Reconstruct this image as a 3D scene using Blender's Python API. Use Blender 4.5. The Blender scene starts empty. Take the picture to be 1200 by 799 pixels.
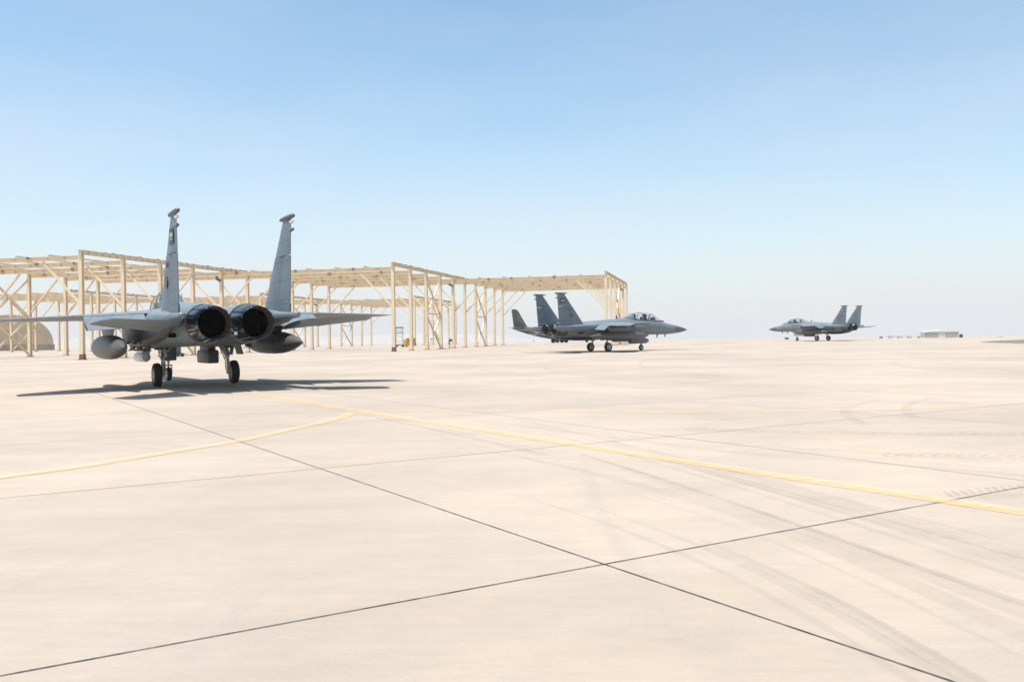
import bpy, bmesh, math, random
from math import radians as R, sin, cos, pi, sqrt, exp, log
from mathutils import Vector, Matrix, Euler

random.seed(7)
scene = bpy.context.scene
COL = scene.collection

# ------------------------------------------------------------------ camera
F_PX, EYE = 1034.0, 1.4995
cam_d = bpy.data.cameras.new('camera')
cam_d.sensor_width = 36.0
cam_d.lens = F_PX / 1200.0 * 36.0
cam_d.clip_start, cam_d.clip_end = 0.1, 20000
cam = bpy.data.objects.new('camera', cam_d)
COL.objects.link(cam)
cam.matrix_world = (Matrix.Translation((0, 0, EYE)) @ Matrix.Rotation(R(90) - 0.0008, 4, 'X')
                    @ Matrix.Rotation(-0.0149, 4, 'Z'))
scene.camera = cam

# ------------------------------------------------------------------ light
SUN_EL = R(75.0)
HEAD = R(90 + 31.5)                       # heading of the near jet, counter-clockwise from +X
LEFT = R(210.6)                      # the sun stands over the jet's left wing
sun_vec = Vector((cos(SUN_EL) * cos(LEFT), cos(SUN_EL) * sin(LEFT), sin(SUN_EL)))
sd = bpy.data.lights.new('sun', 'SUN')
sd.energy, sd.angle, sd.color = 4.6, R(0.53), (1.0, 0.955, 0.88)
sun = bpy.data.objects.new('sun', sd)
COL.objects.link(sun)
sun.rotation_euler = sun_vec.to_track_quat('Z', 'Y').to_euler()
w = bpy.data.worlds.new('World'); scene.world = w; w.use_nodes = True
nt = w.node_tree
sky = nt.nodes.new('ShaderNodeTexSky'); sky.sky_type = 'NISHITA'; sky.sun_disc = False
sky.sun_elevation = SUN_EL; sky.sun_rotation = (pi / 2 - LEFT) % (2 * pi)
sky.air_density, sky.dust_density, sky.ozone_density, sky.altitude = 1.0, 1.2, 1.0, 0
bg = nt.nodes['Background']; bg.inputs['Strength'].default_value = 0.15
tint = nt.nodes.new('ShaderNodeMix'); tint.data_type = 'RGBA'; tint.blend_type = 'MULTIPLY'; tint.inputs[0].default_value = 1
tint.inputs[7].default_value = (0.87, 0.99, 0.945, 1)
nt.links.new(sky.outputs[0], tint.inputs[6]); # desert dust low over the horizon: the sky pales towards it in every direction
wtc = nt.nodes.new('ShaderNodeTexCoord'); wsx = nt.nodes.new('ShaderNodeSeparateXYZ'); nt.links.new(wtc.outputs['Generated'], wsx.inputs[0])
wab = nt.nodes.new('ShaderNodeMath'); wab.operation = 'MULTIPLY'; wab.inputs[1].default_value = -1 / 0.15; nt.links.new(wsx.outputs[2], wab.inputs[0])
wex = nt.nodes.new('ShaderNodeMath'); wex.operation = 'EXPONENT'; wex.use_clamp = True; nt.links.new(wab.outputs[0], wex.inputs[0])
dust = nt.nodes.new('ShaderNodeMix'); dust.data_type = 'RGBA'; dust.inputs[7].default_value = (3.98, 3.90, 4.16, 1)
wmp = nt.nodes.new('ShaderNodeMapping'); wmp.inputs['Scale'].default_value = (1, 1, 4.5); nt.links.new(wtc.outputs['Generated'], wmp.inputs[0])
wno = nt.nodes.new('ShaderNodeTexNoise'); wno.inputs['Scale'].default_value = 2.6; wno.inputs['Detail'].default_value = 5; nt.links.new(wmp.outputs[0], wno.inputs['Vector'])
wra = nt.nodes.new('ShaderNodeMapRange'); wra.inputs[1].default_value, wra.inputs[2].default_value, wra.inputs[3].default_value, wra.inputs[4].default_value = .28, .72, -.09, .13
nt.links.new(wno.outputs[0], wra.inputs[0])
wad = nt.nodes.new('ShaderNodeMath'); wad.operation = 'ADD'; wad.use_clamp = True; nt.links.new(wex.outputs[0], wad.inputs[0]); nt.links.new(wra.outputs[0], wad.inputs[1])
nt.links.new(wad.outputs[0], dust.inputs[0]); nt.links.new(tint.outputs[2], dust.inputs[6])
nt.links.new(dust.outputs[2], bg.inputs[0])
vs = scene.view_settings
vs.view_transform = 'Standard'; vs.look = 'None'; vs.gamma = 1.0; vs.use_curve_mapping = False
vs.exposure = 0.48
scene.cycles.transparent_max_bounces = 32

# ------------------------------------------------------------------ helpers
def lin(r, g, b):
    f = lambda c: (c / 12.92 if c <= 0.04045 else ((c + 0.055) / 1.055) ** 2.4)
    return (f(r / 255), f(g / 255), f(b / 255), 1)

def mat(name, col, rough=0.6, metal=0.0, var=0.0, scale=3.0, streak=None, spec=0.5, bump=0.0, dirt=None):
    """Principled surface; var = tonal variation from object-space noise, streak = stretch of that noise, dirt = (colour, amount, scale)."""
    m = bpy.data.materials.new(name); m.use_nodes = True
    t = m.node_tree; b = t.nodes['Principled BSDF']
    b.inputs['Roughness'].default_value = rough; b.inputs['Metallic'].default_value = metal
    b.inputs['Specular IOR Level'].default_value = spec
    c = (col[0], col[1], col[2], 1)
    b.inputs['Base Color'].default_value = c
    if var or dirt:
        tc = t.nodes.new('ShaderNodeTexCoord'); mp = t.nodes.new('ShaderNodeMapping')
        mp.inputs['Scale'].default_value = streak or (1, 1, 1)
        t.links.new(tc.outputs['Object'], mp.inputs[0])
        n = t.nodes.new('ShaderNodeTexNoise'); n.inputs['Scale'].default_value = scale
        n.inputs['Detail'].default_value = 6; n.inputs['Roughness'].default_value = 0.6
        t.links.new(mp.outputs[0], n.inputs['Vector'])
        mr = t.nodes.new('ShaderNodeMapRange')
        mr.inputs['From Min'].default_value, mr.inputs['From Max'].default_value = 0.3, 0.7
        mr.inputs['To Min'].default_value, mr.inputs['To Max'].default_value = 1 - var, 1 + var
        t.links.new(n.outputs[0], mr.inputs[0])
        mx = t.nodes.new('ShaderNodeMix'); mx.data_type = 'RGBA'; mx.blend_type = 'MULTIPLY'
        mx.inputs[0].default_value = 1
        mx.inputs[6].default_value = c
        t.links.new(mr.outputs[0], mx.inputs[7])
        out = mx.outputs[2]
        if dirt:
            n2 = t.nodes.new('ShaderNodeTexNoise'); n2.inputs['Scale'].default_value = dirt[2]
            n2.inputs['Detail'].default_value = 8; n2.inputs['Roughness'].default_value = 0.7
            t.links.new(mp.outputs[0], n2.inputs['Vector'])
            m2 = t.nodes.new('ShaderNodeMapRange')
            m2.inputs['From Min'].default_value, m2.inputs['From Max'].default_value = 0.52, 0.75
            m2.inputs['To Min'].default_value, m2.inputs['To Max'].default_value = 0, dirt[1]
            t.links.new(n2.outputs[0], m2.inputs[0])
            m3 = t.nodes.new('ShaderNodeMix'); m3.data_type = 'RGBA'
            t.links.new(m2.outputs[0], m3.inputs[0]); t.links.new(out, m3.inputs[6])
            m3.inputs[7].default_value = (*dirt[0][:3], 1)
            out = m3.outputs[2]
        t.links.new(out, b.inputs['Base Color'])
        if bump:
            bp = t.nodes.new('ShaderNodeBump'); bp.inputs['Strength'].default_value = bump
            bp.inputs['Distance'].default_value = 0.02
            t.links.new(n.outputs[0], bp.inputs['Height']); t.links.new(bp.outputs[0], b.inputs['Normal'])
    return m

def tag(o, label=None, cat=None, group=None, kind=None):
    if label: o['label'] = label
    if cat: o['category'] = cat
    if group: o['group'] = group
    if kind: o['kind'] = kind
    return o

def empty(name, loc=(0, 0, 0), label=None, cat=None, group=None, rotz=0):
    o = bpy.data.objects.new(name, None); COL.objects.link(o)
    o.location = loc; o.rotation_euler = (0, 0, rotz); o.empty_display_size = 0.3
    return tag(o, label, cat, group)

class MB:
    """Collects shapes and links them as ONE mesh object."""
    def __init__(s): s.bm = bmesh.new()
    def ring_loft(s, rings, cap0=True, cap1=True, closed=True):
        bm = s.bm; vr = [[bm.verts.new(p) for p in r] for r in rings]
        n = len(vr[0])
        for a, b in zip(vr[:-1], vr[1:]):
            for i in range(n if closed else n - 1):
                j = (i + 1) % n
                try: bm.faces.new((a[i], a[j], b[j], b[i]))
                except ValueError: pass
        if closed and cap0: bm.faces.new(list(reversed(vr[0])))
        if closed and cap1: bm.faces.new(vr[-1])
        return s
    def poly(s, pts):
        s.bm.faces.new([s.bm.verts.new(p) for p in pts]); return s
    def box(s, c, d, rot=None, bevel=0.0):
        r = bmesh.ops.create_cube(s.bm, size=1.0)
        M = Matrix.Translation(c) @ (rot.to_4x4() if rot else Matrix()) @ Matrix.Diagonal((d[0], d[1], d[2], 1))
        bmesh.ops.transform(s.bm, matrix=M, verts=r['verts'])
        if bevel:
            es = list({e for v in r['verts'] for e in v.link_edges})
            bmesh.ops.bevel(s.bm, geom=es, offset=bevel, segments=2, affect='EDGES', profile=0.5)
        return s
    def tube(s, a, b, r0, r1=None, n=14, cap=True):
        a, b = Vector(a), Vector(b); r1 = r0 if r1 is None else r1
        q = (b - a).to_track_quat('Z', 'Y')
        rings = [[p + q @ Vector((r * cos(2 * pi * i / n), r * sin(2 * pi * i / n), 0)) for i in range(n)]
                 for p, r in ((a, r0), (b, r1))]
        return s.ring_loft(rings, cap, cap)
    def revolve(s, prof, o=(0, 0, 0), axis='X', n=24, cap0=True, cap1=True):
        rings = []
        for t, r in prof:
            ring = []
            for i in range(n):
                u, v = r * cos(2 * pi * i / n), r * sin(2 * pi * i / n)
                p = (t, u, v) if axis == 'X' else ((u, t, v) if axis == 'Y' else (u, v, t))
                ring.append((p[0] + o[0], p[1] + o[1], p[2] + o[2]))
            rings.append(ring)
        return s.ring_loft(rings, cap0, cap1)
    def ibar(s, a, b, h, wd, up=(0, 0, 1), tf=0.025, tw=0.018):
        """An I-section bar from a to b: h deep along up, wd wide."""
        a, b = Vector(a), Vector(b); d = (b - a).normalized(); u = Vector(up)
        side = d.cross(u).normalized(); u = side.cross(d).normalized()
        H, W, T, t = h / 2, wd / 2, tf, tw / 2
        prof = [(-W, -H), (W, -H), (W, -H + T), (t, -H + T), (t, H - T), (W, H - T), (W, H), (-W, H), (-W, H - T),
                (-t, H - T), (-t, -H + T), (-W, -H + T)]
        return s.ring_loft([[p + side * x + u * y for x, y in prof] for p in (a, b)])
    def build(s, name, material, parent=None, smooth=None, mirror=False):
        bm = s.bm
        if mirror:
            for v in bm.verts: v.co.y = -v.co.y
            bmesh.ops.reverse_faces(bm, faces=bm.faces)
        bmesh.ops.recalc_face_normals(bm, faces=bm.faces)
        me = bpy.data.meshes.new(name); bm.to_mesh(me); bm.free()
        me.materials.append(material)
        if smooth:
            for p in me.polygons: p.use_smooth = True
            me.set_sharp_from_angle(angle=R(smooth))
        o = bpy.data.objects.new(name, me); COL.objects.link(o)
        if parent: o.parent = parent
        return o

def kids(o): return [c for c in bpy.data.objects if c.parent == o]

def copy_tree(o, parent=None):
    c = o.copy(); COL.objects.link(c); c.parent = parent
    if parent: c.matrix_parent_inverse = o.matrix_parent_inverse.copy()
    for ch in kids(o): copy_tree(ch, c)
    return c

def sp(x, wd): return wd * log(1 + exp(min(60, x / wd)))
def sstep(a, b, x):
    t = max(0, min(1, (x - a) / (b - a))); return t * t * (3 - 2 * t)
def gz(x, y):
    """Height of the apron: level round the camera, rising gently, then falling away beyond a low crest."""
    k = 0.0016 + 0.0030 * sstep(0.20, 0.42, x / max(y, 1.0))
    return 0.0065 * sp(y - 45, 6) - (0.0065 + k) * sp(y - 165, 10)
def px(u, v, z=None):
    """Point of the apron seen at photograph pixel (u, v) - used once to lay the scene out in metres."""
    du, dv = u - 600, v - 399.5
    cr, sr = cos(0.0149), sin(0.0149)
    a, b = du * cr - dv * sr, du * sr + dv * cr
    a, b = a / F_PX, b / F_PX + 0.0008
    y = EYE / b if b > 1e-4 else 300
    for _ in range(60):
        zz = gz(a * y, y) if z is None else z
        y = 0.5 * y + 0.5 * max(2.0, min(400.0, (EYE - zz) / max(b, 1e-4)))
    return Vector((a * y, y, gz(a * y, y) if z is None else z))

# ------------------------------------------------------------------ ground
TH, A0, B0, SLAB = 0.5564, 3.603, 4.6725, 5.517          # slab grid: angle, offsets, size
def concrete():
    m = bpy.data.materials.new('apron_concrete'); m.use_nodes = True
    t = m.node_tree; L = t.links; N = t.nodes
    b = N['Principled BSDF']; b.inputs['Roughness'].default_value = 0.85
    b.inputs['Specular IOR Level'].default_value = 0.25
    tc = N.new('ShaderNodeTexCoord')
    def noise(scale, detail, stretch=(1, 1, 1), rot=0, rough=0.6):
        mp = N.new('ShaderNodeMapping'); mp.inputs['Scale'].default_value = stretch
        mp.inputs['Rotation'].default_value = (0, 0, rot)
        L.new(tc.outputs['Object'], mp.inputs[0])
        n = N.new('ShaderNodeTexNoise'); n.inputs['Scale'].default_value = scale
        n.inputs['Detail'].default_value = detail; n.inputs['Roughness'].default_value = rough
        L.new(mp.outputs[0], n.inputs['Vector']); return n.outputs[0]
    def rng(s, a, b_, lo, hi):
        r = N.new('ShaderNodeMapRange'); r.inputs[1].default_value, r.inputs[2].default_value = a, b_
        r.inputs[3].default_value, r.inputs[4].default_value = lo, hi
        L.new(s, r.inputs[0]); return r.outputs[0]
    def mul(c, f):
        x = N.new('ShaderNodeMix'); x.data_type = 'RGBA'; x.blend_type = 'MULTIPLY'; x.inputs[0].default_value = 1
        L.new(c, x.inputs[6]); L.new(f, x.inputs[7]); return x.outputs[2]
    def mixc(f, a, b_):
        x = N.new('ShaderNodeMix'); x.data_type = 'RGBA'; L.new(f, x.inputs[0])
        if isinstance(a, tuple): x.inputs[6].default_value = a
        else: L.new(a, x.inputs[6])
        if isinstance(b_, tuple): x.inputs[7].default_value = b_
        else: L.new(b_, x.inputs[7])
        return x.outputs[2]
    blot = noise(0.11, 5, (1, 1, 1), 0, 0.62)
    c = mixc(rng(blot, 0.36, 0.64, 0, 1), (0.338, 0.285, 0.237, 1), (0.437, 0.361, 0.290, 1))
    # pale greyish patches where the surface has been scrubbed
    pale = noise(0.35, 6, (1, 0.6, 1), 0.4, 0.65)
    c = mixc(rng(pale, 0.56, 0.74, 0, 0.5), c, (0.42, 0.362, 0.317, 1))
    # broom finish and dust drawn out across the slabs
    c = mul(c, rng(noise(0.8, 8, (0.6, 1.9, 1), R(-8), 0.68), 0.3, 0.7, 0.93, 1.055))
    c = mul(c, rng(noise(5.0, 7, (0.7, 2.4, 1), R(12), 0.72), 0.25, 0.75, 0.94, 1.055))
    c = mul(c, rng(noise(38.0, 6, (1, 1, 1), 0, 0.75), 0.25, 0.75, 0.925, 1.065))
    # old spills and sandy drifts
    c = mixc(rng(noise(0.22, 7, (1, 1, 1), 1.3, 0.7), 0.55, 0.72, 0, 0.45), c, (0.455, 0.36, 0.272, 1))
    c = mixc(rng(noise(0.9, 8, (1, 1, 1), 2.1, 0.72), 0.62, 0.78, 0, 0.30), c, (0.30, 0.262, 0.235, 1))
    # each slab cured a little differently
    mp = N.new('ShaderNodeMapping'); mp.inputs['Rotation'].default_value = (0, 0, -TH); mp.inputs['Location'].default_value = (-A0 / SLAB, -B0 / SLAB, 0)
    mp.inputs['Scale'].default_value = (1 / SLAB, 1 / SLAB, 0)
    L.new(tc.outputs['Object'], mp.inputs[0])
    fl = N.new('ShaderNodeVectorMath'); fl.operation = 'FLOOR'; L.new(mp.outputs[0], fl.inputs[0])
    wn = N.new('ShaderNodeTexWhiteNoise'); wn.noise_dimensions = '3D'; L.new(fl.outputs[0], wn.inputs['Vector'])
    c = mul(c, rng(wn.outputs['Value'], 0, 1, 0.965, 1.02))
    # rubber worn in along the taxi line
    rub = noise(0.55, 6, (3.2, 0.13, 1), -(HEAD - pi / 2), 0.62)
    c = mixc(rng(rub, 0.60, 0.82, 0, 0.36), c, (0.25, 0.225, 0.22, 1))
    # small pits and spots
    vo = N.new('ShaderNodeTexVoronoi'); vo.inputs['Scale'].default_value = 1.4
    L.new(tc.outputs['Object'], vo.inputs['Vector'])
    c = mixc(rng(vo.outputs['Distance'], 0.0, 0.035, 0.35, 0), c, (0.2, 0.17, 0.15, 1))
    L.new(c, b.inputs['Base Color'])
    bp = N.new('ShaderNodeBump'); bp.inputs['Strength'].default_value = 0.25; bp.inputs['Distance'].default_value = 0.01
    L.new(noise(22, 6, (1, 1, 1), 0, 0.7), bp.inputs['Height']); L.new(bp.outputs[0], b.inputs['Normal'])
    return m

FAR = 3800.0
def make_ground():
    ys = [-90, -40, -10] + [i * 3.0 for i in range(0, 100)]
    y = ys[-1]
    while y < FAR: y = min(FAR, y * 1.12 + 2); ys.append(y)
    xs = [i * 8.0 for i in range(-24, 25)]
    x = xs[-1]; ext = []
    while x < FAR: x = min(FAR, x * 1.25); ext.append(x)
    xs = [-e for e in reversed(ext)] + xs + ext
    mb = MB(); bm = mb.bm
    V = [[bm.verts.new((x, y, gz(x, y))) for x in xs] for y in ys]
    for j in range(len(ys) - 1):
        for i in range(len(xs) - 1):
            bm.faces.new((V[j][i], V[j][i + 1], V[j + 1][i + 1], V[j + 1][i]))
    o = mb.build('ground', concrete(), smooth=180)
    tag(o, kind='structure'); return o
make_ground()

def ribbon(pts, wd, dz, mb, step=1.2, wfun=None):
    """A strip of given width lying dz above the apron along the points."""
    P = [Vector((p[0], p[1], 0)) for p in pts]
    q = [P[0]]
    for a, b in zip(P[:-1], P[1:]):
        n = max(1, int((b - a).length / step))
        q += [a.lerp(b, (i + 1) / n) for i in range(n)]
    rows = []
    for i, p in enumerate(q):
        d = (q[min(i + 1, len(q) - 1)] - q[max(i - 1, 0)]).normalized()
        s = Vector((-d.y, d.x, 0))
        hw = wd / 2 * (wfun(i / (len(q) - 1)) if wfun else 1)
        l, r = p + s * hw, p - s * hw
        rows.append([(l.x, l.y, gz(l.x, l.y) + dz), (r.x, r.y, gz(r.x, r.y) + dz)])
    mb.ring_loft(rows, closed=False)

def crv(pts, n=8):
    """Catmull-Rom through ground points."""
    P = [Vector((p[0], p[1])) for p in pts]; out = []
    for i in range(len(P) - 1):
        p0, p1, p2, p3 = P[max(i - 1, 0)], P[i], P[i + 1], P[min(i + 2, len(P) - 1)]
        for k in range(n):
            t = k / n
            out.append(0.5 * ((2 * p1) + (p2 - p0) * t + (2 * p0 - 5 * p1 + 4 * p2 - p3) * t * t
                              + (3 * p1 - p0 - 3 * p2 + p3) * t ** 3))
    out.append(P[-1]); return out

# painted lines
def paint(name, col, wear_lo, wear_hi, sc=2.2):
    m = mat(name, col, 0.7, var=0.1, scale=4)
    t = m.node_tree; b = t.nodes['Principled BSDF']; out = t.nodes['Material Output']
    tr = t.nodes.new('ShaderNodeBsdfTransparent'); mx = t.nodes.new('ShaderNodeMixShader')
    tc = t.nodes.new('ShaderNodeTexCoord'); n = t.nodes.new('ShaderNodeTexNoise')
    n.inputs['Scale'].default_value = sc; n.inputs['Detail'].default_value = 9; n.inputs['Roughness'].default_value = 0.75
    t.links.new(tc.outputs['Object'], n.inputs['Vector'])
    mr = t.nodes.new('ShaderNodeMapRange'); mr.inputs[1].default_value, mr.inputs[2].default_value = 0.3, 0.7
    mr.inputs[3].default_value, mr.inputs[4].default_value = wear_lo, wear_hi
    t.links.new(n.outputs[0], mr.inputs[0]); t.links.new(mr.outputs[0], mx.inputs[0])
    t.links.new(tr.outputs[0], mx.inputs[1]); t.links.new(b.outputs[0], mx.inputs[2])
    t.links.new(mx.outputs[0], out.inputs[0])
    return m
# slab joints
dA = Vector((-sin(TH), cos(TH))); dB = Vector((cos(TH), sin(TH)))
def joint_pt(a, b): return dB * a + dA * b
m_joint = paint('joint_sealant', (0.03, 0.026, 0.024), 0.45, 1.15, 3.5)
m_joint_pale = mat('dusty_joint', (0.30, 0.25, 0.21), 0.9, var=0.35, scale=2)
jb = MB()
ribbon([joint_pt(A0, -3), joint_pt(A0, 34)], 0.014, 0.004, jb)
ribbon([joint_pt(-14, B0), joint_pt(16, B0)], 0.014, 0.004, jb)
tag(jb.build('pavement_joints', m_joint), kind='structure')
jb = MB()
for i in range(-9, 18):
    if i: ribbon([joint_pt(A0 + i * SLAB, -12), joint_pt(A0 + i * SLAB, 170)], 0.014, 0.003, jb, 3)
ribbon([joint_pt(A0, 34), joint_pt(A0, 170)], 0.02, 0.003, jb, 3)
for i in range(-1, 31):
    if i: ribbon([joint_pt(-90, B0 + i * SLAB), joint_pt(90, B0 + i * SLAB)], 0.016, 0.003, jb, 3)
tag(jb.build('faint_pavement_joints', m_joint_pale), kind='structure')

fwd = Vector((cos(HEAD), sin(HEAD))); rgt = Vector((fwd.y, -fwd.x))
JET = Vector((-11.74, 32.79))
def jp(f, r): return JET + fwd * f + rgt * r
m_yel = paint('yellow_line_paint', lin(240, 196, 134), 0.10, 0.62, 5.0)
m_yel_f = paint('worn_yellow_paint', lin(236, 196, 126), 0.05, 0.42, 4.0)
yb = MB()
ribbon([jp(-16.3, 0.08), jp(-20, 0.12), jp(-26, 0.2), jp(-44, 0.75)], 0.25, 0.008, yb)
arc = [px(-60, 569), px(0, 560), px(100, 546.5), px(200, 530), px(280, 517), px(350, 501.5), px(398, 490.5), px(413, 484)]
ribbon(crv(arc), 0.22, 0.012, yb, 0.5)
tag(yb.build('taxiway_lines', m_yel), kind='structure')
yb = MB()
ribbon([jp(-16.3, 0.08), jp(10, 0.25), jp(20, 0.33), jp(30, 0.5)], 0.30, 0.008, yb)
ribbon(crv([px(415, 481), px(520, 481.5), px(620, 482), px(800, 483), px(900, 482.5), px(1000, 481), px(1100, 477.5), px(1200, 472), px(1300, 465)]), 0.22, 0.008, yb)
ribbon(crv([px(-60, 477), px(0, 472), px(100, 465.5), px(190, 459)]), 0.2, 0.008, yb)
tag(yb.build('worn_taxiway_lines', m_yel_f), kind='structure')

# rubber left by tyres
m_tyre = paint('tyre_rubber', (0.06, 0.055, 0.055), 0.0, 0.19, 3.0)
m_smear = paint('faint_rubber', (0.16, 0.145, 0.15), 0.0, 0.105, 0.9)
tb = MB(); sb = MB()
def P2(l): return [px(*q) for q in l]
rn = random.Random(4)
for base, n, sprd in (([(600, 500), (680, 522), (760, 545), (900, 588), (1060, 640), (1260, 706)], 9, 30),
                      ([(520, 484), (620, 496), (720, 508), (860, 524), (1010, 534), (1230, 552)], 4, 16),
                      ([(560, 545), (680, 575), (820, 622), (960, 684), (1120, 770), (1240, 840)], 6, 34),
                      ([(-30, 512), (70, 514), (150, 519), (240, 528), (330, 520)], 2, 5),
                      ([(250, 466), (330, 474), (420, 487), (520, 508), (640, 536)], 4, 9)):
    for k in range(n):
        o = rn.uniform(-sprd, sprd); s = rn.uniform(-.4, .4)
        pts = [(u, v + (o + s * 12 * i / 4) * (v - 430) / 170) for i, (u, v) in enumerate(base)][(k * 5 % 3):]
        a = rn.uniform(0, .25)
        ribbon(crv(P2(pts)), rn.choice((.04, .06, .08, .12, .18)), 0.005 + 0.0004 * k, sb, 0.8, lambda t: .25 + .75 * sstep(0, .3, t))
for l, wd in (([(1032, 468), (1000, 475), (990, 482), (1000, 491), (1016, 499)], .2),
              ([(1100, 465), (1070, 472), (1062, 481), (1072, 490)], .2),
              ([(690, 416), (658, 422), (640, 429), (660, 437), (760, 446)], .22),
              ([(780, 418), (752, 424), (760, 432), (830, 440)], .22),
              ([(1150, 420), (1062, 423), (1050, 427), (1100, 434), (1220, 438)], .3),
              ([(560, 433), (680, 447), (820, 460), (960, 468), (1230, 475)], .25)):
    ribbon(crv(P2(l)), wd, 0.006, sb, 0.8)
tag(sb.build('rubber_smears', m_smear), kind='structure')
# tread prints: rows of short chevrons
def treads(pts, gap, ln, wd):
    q = crv(pts, 30); acc = 0
    for a, b in zip(q[:-1], q[1:]):
        d = b - a; acc += d.length
        if acc >= gap:
            acc = 0; d.normalize(); s = Vector((-d.y, d.x))
            for sg in (-1, 1):
                c = a + s * sg * ln * .5
                e = (s * sg * .8 + d * .6).normalized() * ln * .55
                ribbon([c - e, c + e], wd, 0.007, tb, 5)
treads(P2([(800, 503), (900, 505.5), (1000, 507.5), (1100, 508.5), (1230, 509.5)]), .13, .26, .07)
treads(P2([(1030, 534), (1100, 534.5), (1230, 536)]), .13, .24, .06)
treads(P2([(1120, 583), (1160, 578), (1240, 571)]), .09, .26, .045)
tag(tb.build('tread_prints', m_tyre), kind='structure')

# bare earth at the apron's edge on the right
m_dirt = mat('dark_gravel', (0.17, 0.135, 0.11), 0.95, var=0.3, scale=0.6, bump=0.5)
db = MB()
pts = [(p.x, p.y) for p in (px(*q) for q in ((1148, 400.7), (1158, 400.0), (1175, 399.0), (1200, 398.1), (1250, 397.0), (1320, 396.4), (1320, 405.6), (1250, 403.6), (1200, 402.4), (1170, 401.6)))]
db.poly([(x, y, gz(x, y) + 0.03) for x, y in pts])
tag(db.build('gravel_patch', m_dirt), kind='structure')

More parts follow.
